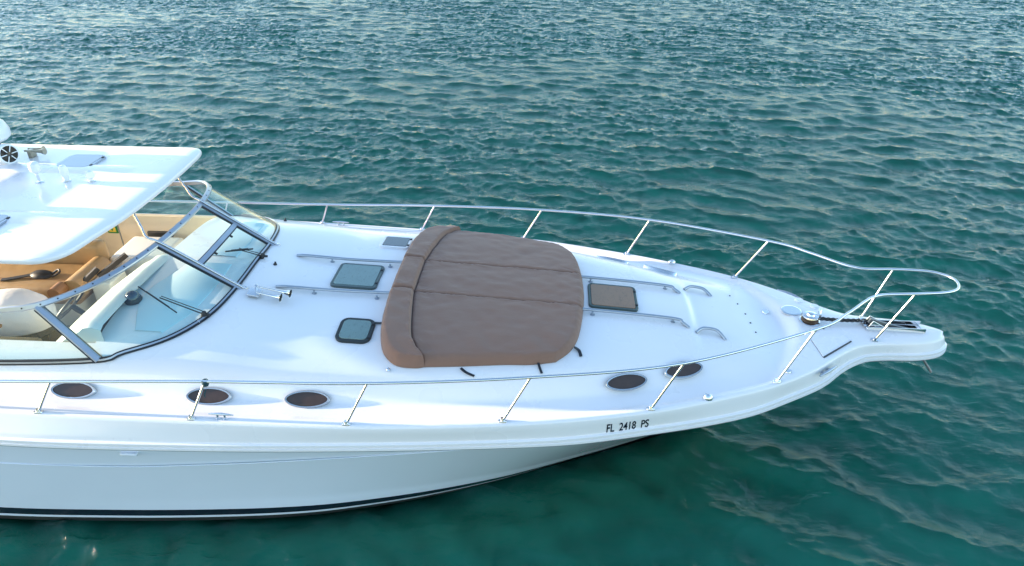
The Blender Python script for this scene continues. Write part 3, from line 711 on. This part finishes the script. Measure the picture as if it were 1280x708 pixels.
def portlight(X, y):
    M = deckframe(X, y, .07, (1, (float(F('yf', X + .2)) - float(F('yf', X - .2))) / .4 * (1 if y > 0 else -1), 0))
    M = M @ Matrix.Translation((0, 0, .022)); e = empty('portlight'); e.parent = yacht
    mb = MB(); o, m2, i = eye(.445, .178), eye(.43, .166), eye(.402, .144)
    rg = [[M @ Vector((p[0], p[1], z)) for p in q] for q, z in ((o, -.07), (o, .008), (m2, .018), (i, .016), (i, -.006))]
    mb.grid(rg, 0, True); mb.build('portlight_rim', mat('polished rim', (.62, .63, .64), .2, .9, var=.03), e)
    mb = MB(); q = eye(.435, .175); q2 = eye(.425, .167); mb.grid([[M @ Vector((p[0], p[1], .0195)) for p in w] for w in (q, q2)], 0, True); mb.build('portlight_gasket', seal, e)
    mb = MB(); mb.add([M @ Vector((p[0], p[1], .004)) for p in i], [tuple(range(len(i)))], 0, True); mb.build('portlight_glass', ports, e)
for s in (1, -1):
    for X, y in ((-4.63, -1.785), (-3.285, -1.762), (-2.325, -1.726), (.785, -1.25), (1.385, -1.025)): portlight(X, y * s)

# ------------------------------------------------------------------ foredeck fittings
def cleat(X, y, ang=0, L_=.24, z=None):
    M = deckframe(X, y, .03) if z is None else frame((X, y, z), (1, 0, 0), (0, 0, 1))
    M = M @ Matrix.Rotation(ang, 4, 'Z'); mb = MB()
    for sx in (-.035, .035): mb.lathe([(.020, -.005), (.020, .004), (.011, .012), (.012, .045)], M @ Matrix.Translation((sx, 0, 0)), 12)
    mb.tube([M @ Vector(p) for p in ((-L_ / 2, 0, .046), (-.06, 0, .05), (0, 0, .052), (.06, 0, .05), (L_ / 2, 0, .046))], [.006, .011, .013, .011, .006], 10)
    return mb.build('cleat', steel, yacht)
cleat(-3.04, -2.06); cleat(-3.04, 2.06)
for s in (1, -1):       # bow cleats stand on the sloping outer face of the gunwale
    bX = 2.93; M_ = None
    p0 = Vector((2.93, -s * (float(F('b', 2.93)) + .045), 1.345)); tdir = Vector((1, s * .80, 0)); nrm = Vector((.52, -s * .64, .62))
    M = frame(p0, tdir, nrm); mb = MB()
    for sx in (-.045, .045): mb.lathe([(.024, -.02), (.024, .004), (.015, .012), (.017, .065)], M @ Matrix.Translation((sx, 0, 0)), 12)
    mb.tube([M @ Vector(p) for p in ((-.15, 0, .060), (-.07, 0, .068), (0, 0, .07), (.07, 0, .068), (.15, 0, .060))], [.009, .015, .017, .015, .009], 10)
    mb.build('cleat', alu, yacht)
for s in (1, -1):       # chrome fairlead domes with a dark lens on the gunwale
    X = 1.59; M = deckframe(X, -s * (float(F('b', X)) - .02), .015); mb = MB()
    mb.lathe([(.04, -.01), (.042, .006), (.036, .03), (.024, .046), (.0005, .052)], M @ Matrix.Diagonal((1.25, .85, 1, 1)), 16)
    mb.build('navigation_light', steel, yacht)
# windlass: bronze gypsy with a chrome cap
wl_ = empty('windlass'); wl_.parent = yacht
M = Matrix.Translation(on(2.985, .05)); mb = MB(); mb.lathe([(.115, -.004), (.115, .012), (.10, .02)], M, 28); mb.build('windlass_base', steel, wl_)
mb = MB(); mb.lathe([(.085, .02), (.098, .028), (.080, .045), (.080, .052), (.098, .066), (.09, .07)], M, 28); mb.build('windlass_gypsy', bronze, wl_)
mb = MB(); mb.lathe([(.092, .071), (.088, .085), (.05, .092), (.042, .11), (.024, .116), (.0005, .117)], M, 28)
mb.box((.07, .01, .082), (.10, .03, .025), M, .006); mb.build('windlass_cap', steel, wl_)
def disc(name, X, y, r, m1, m2, h=.012):
    M = deckframe(X, y, .05); mb = MB(); mb.lathe([(r, -.004), (r, h * .6), (r * .93, h), (r * .8, h)], M, 24, 0); mb.lathe([(r * .78, h * .9), (.0005, h * .9)], M, 24, 1); return mb.build(name, [m1, m2], yacht)
disc('chain_locker_cover', 2.84, .27, .115, steel, gel, .01)
disc('foot_switch', 3.005, .53, .05, whitep, navy, .022)
disc('foot_switch', 3.15, .40, .05, whitep, whitep, .022)
disc('deck_filler', 2.56, .31, .042, steel, seal, .012)
disc('deck_filler', 2.50, -.88, .035, steel, gel, .012)
mb = MB(); mb.tube([on(3.14, .18, .0), on(3.125, .20, .05), on(3.15, .235, .065), on(3.175, .24, .045), on(3.165, .215, .0)], .006, 8); mb.build('pad_eye', steel, yacht)
for i, (x, y) in enumerate(((3.10, -.09), (3.18, -.05), (3.0, -.15))):
    mb = MB(); mb.lathe([(.012, -.003), (.012, .012), (.0005, .016)], deckframe(x, y, .03), 10); mb.build('deck_stud', steel if i else blackp, yacht)
for x, y in ((2.18, .55), (2.24, .38), (2.29, .18), (2.31, .0), (2.33, -.18)):
    mb = MB(); mb.lathe([(.010, -.003), (.010, .006), (.0005, .009)], deckframe(x, y, .03), 10); mb.build('snap_stud', blackp, yacht)
for X, y in ((-3.58, 1.42), (-3.58, -1.13), (-1.57, -1.47), (-3.19, .02)):
    mb = MB(); mb.lathe([(.022, -.004), (.02, .012), (.010, .02), (.012, .035), (.0005, .04)], deckframe(X, y, .03), 12); mb.build('washer_nozzle', steel if y < 0 else blackp, yacht)
# two chain locker lids let into the bow deck
for s in (1, -1):
    pl_ = [(2.90, -.32), (2.945, -.60), (3.34, -.285), (3.30, -.21), (3.2, -.16)] if s > 0 else [(2.95, .40), (2.97, .66), (3.34, .30), (3.3, .20)]
    n = len(pl_); cx = sum(p[0] for p in pl_) / n; cy = sum(p[1] for p in pl_) / n
    if s > 0:
        for nm, m_, k, dz in (('lid_gasket', seal, 1.03, .002), ('locker_lid', gel, 1.0, .006)):
            pts = []
            for i in range(n):
                a, b2 = pl_[i], pl_[(i + 1) % n]
                for t in np.linspace(0, 1, 7)[:-1]: pts.append((a[0] + (b2[0] - a[0]) * t, a[1] + (b2[1] - a[1]) * t))
            mb = MB(); rg = [[on(cx + (p[0] - cx) * q * k, cy + (p[1] - cy) * q * k, dz) for p in pts] for q in (1, .75, .5, .25, .001)]
            mb.grid([[p - Vector((0, 0, .01)) for p in rg[0]]] + rg, 0, True); mb.build(nm, m_, yacht)
mb = MB(); mb.tube([on(2.95, -.612, .004), on(3.15, -.45, .006), on(3.345, -.292, .004)], .008, 6); mb.build('lid_hinge', blackp, yacht)
# anchor slot in the pulpit
ar = empty('anchor_roller'); ar.parent = yacht
zt = 1.462
mb = MB()
for s in (1, -1): mb.box((3.90, s * .078, zt - .03), (.66, .012, .13), Matrix(), .004)
mb.box((4.215, 0, zt - .05), (.012, .15, .08), Matrix(), .003)
mb.box((3.90, 0, zt - .10), (.62, .15, .008)); mb.build('roller_channel', steel, ar)
mb = MB(); mb.box((3.95, 0, zt - .094), (.5, .142, .004)); mb.build('slot_floor', dark, ar)
for s in (1, -1):
    mb = MB(); M = Matrix.Translation((3.70, s * .055, zt + .02)) @ Matrix.Rotation(R(28), 4, 'Y'); mb.box((0.03, 0, .0), (.24, .012, .09), M, .004); mb.lathe([(.03, -.01), (.03, .01)], M @ Matrix.Rotation(R(90), 4, 'X'), 14); mb.build('roller_cheek', steel, ar)
mb = MB(); mb.lathe([(.035, -.05), (.022, -.012), (.022, .012), (.035, .05)], Matrix.Translation((3.66, 0, zt + .03)) @ Matrix.Rotation(R(90), 4, 'X'), 18); mb.build('roller_wheel', blackp, ar)
mb = MB(); mb.box((3.62, .03, zt + .012), (.10, .14, .02), Matrix(), .004); mb.box((3.57, .06, zt + .03), (.05, .05, .05), Matrix(), .008); mb.build('chain_stopper', steel, ar)
# anchor: stock in the slot, flukes hanging under the pulpit
an = empty('anchor', (3.9, 0, 1.2)); tag(an, 'galvanised anchor stowed in the slot of the bow pulpit with its fluke hanging below', 'anchor')
def P_(x, y, z): return (x - 3.9, y, z - 1.2)
mb = MB(); mb.sweep([P_(3.62, 0, zt + .075), P_(3.80, 0, zt + .02), P_(4.10, 0, zt - .055)], [(-.016, -.03), (.016, -.03), (.016, .03), (-.016, .03)]); mb.build('shank', galv, an)
mb = MB(); mb.sweep([P_(4.10, 0, 1.40), P_(4.22, 0, 1.20), P_(4.30, 0, 1.06)], [(-.016, -.03), (.016, -.03), (.016, .03), (-.016, .03)], (1, 0, .3))
mb.build('crown', galv, an)
mb = MB(); mb.add([P_(3.95, -.02, 1.17), P_(4.22, -.16, 1.16), P_(4.30, 0, 1.12), P_(4.22, .16, 1.16), P_(4.20, 0, 1.09)], [(0, 1, 4), (0, 4, 3), (1, 2, 4), (4, 2, 3), (0, 3, 2, 1)], 0, True); mb.build('fluke', galv, an)
mb = MB(); mb.tube([P_(4.24, -.10, 1.17), P_(4.42, -.13, .94)], .014, 8); mb.build('roll_bar', galv, an)
# chain from gypsy to roller
ch = empty('anchor_chain', (3.3, .05, 1.5)); tag(ch, 'dark steel anchor chain running from the windlass to the bow roller', 'chain')
c0, c1 = Vector((3.07, .02, 1.525)), Vector((3.62, .045, 1.505)); NL = 19; d = (c1 - c0); ln = d.length / NL
mb = MB(); a_, b_ = ln * .78, .020
mb.tube([((a_ - b_) * (1 if math.cos(t) > 0 else -1) + b_ * math.cos(t), b_ * math.sin(t), 0) for t in np.linspace(0, 2 * math.pi, 17)[:-1]], .0075, 6, True)
link = mb.build('chain_link', mat('dark chain steel', (.05, .05, .052), .5, .6), ch)
for k in range(NL):
    o = link if k == 0 else link.copy()
    if k: C.objects.link(o); o.parent = ch
    t = (k + .5) / NL; p = c0.lerp(c1, t); p.z -= .012 * math.sin(math.pi * t)
    Mx = frame((0, 0, 0), d, (0, .25, 1)) @ Matrix.Rotation(R(90) * (k % 2) + .3, 4, 'X'); o.matrix_local = Matrix.Translation(p - Vector((3.3, .05, 1.5))) @ Mx
# trumpet horn on the foredeck by the windscreen
hn = empty('trumpet_horn'); hn.parent = yacht
mb = MB(); M = deckframe(-3.20, -.60, .05)
mb.box((0, 0, .035), (.13, .13, .018), M, .004)
for sx in (-.05, .05):
    for sy in (-.05, .05): mb.tube([M @ Vector((sx, sy, -.003)), M @ Vector((sx, sy, .03))], .008, 8)
mb.lathe([(.018, .03), (.018, .10), (.0005, .11)], M @ Matrix.Translation((.0, .05, 0)), 10)
mb.build('horn_bracket', steel, hn)
for dy, x0, x1 in ((.05, 0, .38), (-.03, .03, .30)):
    mb = MB(); zz = .085 if dy > 0 else .065; q = lambda x: M @ Vector((x, dy - .05 * x, zz)); xs = [x0, x0 + .6 * (x1 - x0), x0 + .85 * (x1 - x0), x0 + .95 * (x1 - x0), x1]
    mb.tube([q(x) for x in xs], [.009, .014, .022, .033, .047], 16, caps=False); mb.tube([q(x) for x in xs[::-1]], [.042, .029, .019, .011, .006], 16, caps=False, mi=1); mb.build('horn_trumpet', [steel, dark], hn)
# moulded bulge at the hull side
mb = MB(); hy = -(float(F('h0', -4.02)) - .012)
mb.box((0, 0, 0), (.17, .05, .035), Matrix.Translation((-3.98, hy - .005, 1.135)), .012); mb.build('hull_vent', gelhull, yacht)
# registration letters lie on the outer face of the gunwale
fc = bpy.data.curves.new('registration', 'FONT'); fc.body = 'FL  2418  PS'; fc.size = 1; fc.offset = .018
fo = bpy.data.objects.new('registration', fc); C.objects.link(fo); bpy.context.view_layer.update()
tm = bpy.data.meshes.new_from_object(fo.evaluated_get(bpy.context.evaluated_depsgraph_get())); bpy.data.objects.remove(fo)
bm = bmesh.new(); bm.from_mesh(tm); bmesh.ops.triangulate(bm, faces=bm.faces); bmesh.ops.subdivide_edges(bm, edges=bm.edges, cuts=1)
xs_ = [v.co.x for v in bm.verts]; ys_ = [v.co.y for v in bm.verts]; x0, x1, y0, y1 = min(xs_), max(xs_), min(ys_), max(ys_)
def outer_pt(X, h):          # h = 0 at the rub rail, 1 at the crest
    b_, zc_, bl_, zl_ = (float(F(k, X)) for k in ('b', 'zc', 'bl', 'zl'))
    return Vector((X, -(bl_ + (b_ + .028 - bl_) * h), zl_ + .08 + (zc_ - .035 - zl_ - .08) * h))
for v in bm.verts:
    u, w = (v.co.x - x0) / (x1 - x0), (v.co.y - y0) / (y1 - y0)
    p = outer_pt(.585 + .415 * u, .06 + .60 * w); v.co = p + Vector((-.15, -.95, .3)) * .004
bm.to_mesh(tm); bm.free(); tm.name = 'registration_number'; tm.materials.clear(); tm.materials.append(navy)
ro = bpy.data.objects.new('registration_number', tm); C.objects.link(ro); ro.parent = yacht

# ------------------------------------------------------------------ sun pad: cushions on the foredeck
sp = empty('sun_pad', (-.7, 0, 1.8)); tag(sp, 'brown canvas sun pad with raised bolsters strapped to the foredeck', 'sun pad')
def coons(bot, top_, lef, rig, nu, nv):
    b_, t_, l_, r_ = (resample([Vector((*p, 0)) for p in q], n) for q, n in ((bot, nu), (top_, nu), (lef, nv), (rig, nv)))
    G = []
    for i in range(nu):
        u = i / (nu - 1); row = []
        for j in range(nv):
            v = j / (nv - 1)
            row.append(b_[i] * (1 - v) + t_[i] * v + l_[j] * (1 - u) + r_[j] * u - (b_[0] * (1 - u) * (1 - v) + b_[-1] * u * (1 - v) + t_[0] * (1 - u) * v + t_[-1] * u * v))
        G.append(row)
    return G
rngp = np.random.default_rng(4)
wt = wave_tile(128, 4.0, .12, 1.2, .4, R(70), .4, 8)
def warp(n): 
    t = np.linspace(0, 1, n); return (t - np.sin(2 * np.pi * t) / (2 * np.pi)) * .75 + .25 * t
def cushion_panel(name, bot, top_, lef, rig, T_, fl, rad=.075, nu=90, nv=64, wr=.0055, m_=None, par=None):
    """fl: height fraction kept at (bottom, top, left, right) edges: 0 = outer edge, about .6 = sewn seam"""
    G = coons(bot, top_, lef, rig, nu, nv); wu, wv = warp(nu), warp(nv)
    def at(u, v):
        a, b_ = u * (nu - 1), v * (nv - 1); i, j = min(int(a), nu - 2), min(int(b_), nv - 2); f, g = a - i, b_ - j
        return (G[i][j] * (1 - f) + G[i + 1][j] * f) * (1 - g) + (G[i][j + 1] * (1 - f) + G[i + 1][j + 1] * f) * g
    rowsP = []
    Lu = (at(1, .5) - at(0, .5)).length; Lv = (at(.5, 1) - at(.5, 0)).length
    for u in wu:
        row = []
        for v in wv:
            p = at(float(u), float(v)); h = 1
            for d, f in ((v * Lv, fl[0]), ((1 - v) * Lv, fl[1]), (u * Lu, fl[2]), ((1 - u) * Lu, fl[3])):
                r_ = rad if f < .3 else .035
                k = min(1, d / r_); h *= f + (1 - f) * math.sqrt(max(0, 1 - (1 - k) ** 2))
            nz = float(sample(wt, np.array(p.x), np.array(p.y))[0]); e = min(v, 1 - v, u, 1 - u)
            crease = math.sin((p.x * 55 if min(v, 1 - v) * Lv < min(u, 1 - u) * Lu else p.y * 55) + 3 * nz) * .5 * math.exp(-min(v * Lv, (1 - v) * Lv, u * Lu, (1 - u) * Lu) / .07)
            row.append(Vector((p.x, p.y, deckz(p.x, p.y) + .004 + T_ * h + wr * (nz * .6 + 1.8 * crease) * min(1, h * 1.2))) - Vector((-.7, 0, 1.8)))
        rowsP.append(row)
    mb = MB(); mb.grid(rowsP); return mb.build(name, m_ or cloth, par or sp)
T0, TBo = .105, .150
yp, ym = .375, -.330; xa = -1.505
S_ = lambda pts: crom([Vector((*p, 0)) for p in pts], 6)
s2 = lambda pts: [(p.x, p.y) for p in S_(pts)]
fwd_p = s2([(.372, yp), (.345, .62), (.30, .86), (.22, 1.04), (.08, 1.19)]); side_p = s2([(.08, 1.19), (-.22, 1.30), (-.75, 1.40), (-1.22, 1.46)])
fwd_s = [(x - .004, -y + .045 * (1 - abs(y - yp) / .8)) for x, y in fwd_p]; fwd_s[0] = (.368, ym); side_s = [(x, -y + .05 * min(1, (.08 - x) / .5)) for x, y in side_p]; side_s[0] = fwd_s[-1]
bol_p = s2([(xa, yp), (-1.485, .52), (-1.44, .85), (-1.385, 1.14), (-1.32, 1.30), (-1.22, 1.46)])
bol_s = [(x, -y + (.05 if y > 1.35 else .03 if y > 1.2 else 0)) for x, y in bol_p]; bol_s[0] = (xa, ym); bol_s[-1] = side_s[-1]
# middle panel, far panel, near panel
cushion_panel('cushion', [(xa, ym), (.368, ym)], [(xa, yp), (.372, yp)], [(xa, ym), (xa, yp)], s2([(.368, ym), (.385, 0), (.372, yp)]), T0, (.72, .72, .72, 0))
cushion_panel('cushion', [(xa, yp), (.372, yp)], side_p[::-1], bol_p, fwd_p, T0, (.72, 0, .72, 0))
cushion_panel('cushion', side_s[::-1], [(xa, ym), (.368, ym)], bol_s[::-1], fwd_s[::-1], T0, (0, .72, .72, 0))
aft_p = s2([(-1.785, yp), (-1.765, .8), (-1.72, 1.12), (-1.64, 1.34), (-1.50, 1.47), (-1.32, 1.485), (-1.22, 1.46)])
aft_s = [(x, -y + .05 * max(0, (y - 1) / .46)) for x, y in aft_p]; aft_s[-1] = side_s[-1]; aft_s[0] = (-1.785, ym)
cushion_panel('bolster', [(-1.785, ym + .006), (-1.785, yp - .006)], [(xa, ym + .006), (xa, yp - .006)], [(-1.785, ym + .006), (xa, ym + .006)], [(-1.785, yp - .006), (xa, yp - .006)], TBo, (0, .35, .5, .5), .075, 44, 34)
cushion_panel('bolster', aft_p, bol_p, [(-1.785, yp), (xa, yp)], [(-1.22, 1.46), (-1.22, 1.46001)], TBo, (0, .35, .5, .3), .075, 80, 34)
cushion_panel('bolster', aft_s, bol_s, [(-1.785, ym), (xa, ym)], [bol_s[-1], (bol_s[-1][0], bol_s[-1][1] - 1e-5)], TBo, (0, .35, .5, .3), .075, 80, 34)
def strap(pts, w=.018):
    mb = MB(); P = [Vector(p) - Vector((-.7, 0, 1.8)) for p in pts]; mb.sweep(crom(P, 5), [(-w, -.003), (w, -.003), (w, .003), (-w, .003)]); return mb.build('strap', black, sp)
strap([on(-.10, -1.25, .03), on(-.08, -1.30, .012), on(-.06, -1.345, .012)], .012)
strap([on(-.86, -1.40, .02), on(-.80, -1.44, .015), on(-.72, -1.46, .012)], .014)
strap([on(.26, -.98, .03), on(.31, -1.0, .012), on(.33, -1.08, .012)], .016)
strap([on(-1.70, -.82, .05), on(-1.76, -.83, .014), on(-1.84, -.84, .014)], .013)
# rope knotted on the rail
kn = Vector((-3.163, -1.964, 1.879)); mb = MB()
ph = [(.024 * math.cos(t * 5), .024 * math.sin(t * 5), .03 - t * .0065) for t in np.linspace(0, 7.5, 90)]
mb.tube([(p[0] - p[2] * 0, p[1], p[2] - .02) for p in ph], .0075, 7); mb.tube([(0, -.02, -.08), (-.02, -.026, -.13), (-.03, -.02, -.17)], .007, 6)
o = mb.build('rope', tealrope); o.location = kn; tag(o, 'short dark teal rope knotted round the near rail post', 'rope')
# black pouch lying on the tan bench
pc = empty('pouch', (-6.25, .2, 1.64)); tag(pc, 'black pouch with a strap lying on the tan cockpit seat', 'bag')
mb = MB(); mb.lathe([(.0005, .06), (.06, .055), (.10, .03), (.11, 0), (.1, -.02)], Matrix.Diagonal((1.3, .8, 1, 1)), 20); mb.build('pouch_body', blackp, pc)
mb = MB(); mb.tube(crom([(.12, .02, .01), (.2, .05, .06), (.24, .0, .05), (.16, -.04, .01)], 6), .014, 8); mb.build('handle', blackp, pc)
mb = MB(); mb.sweep([(-.10, -.02, .02), (-.25, -.08, .01), (-.42, -.14, .0)], [(-.03, -.006), (.03, -.006), (.03, .006), (-.03, .006)]); mb.build('strap', blackp, pc)
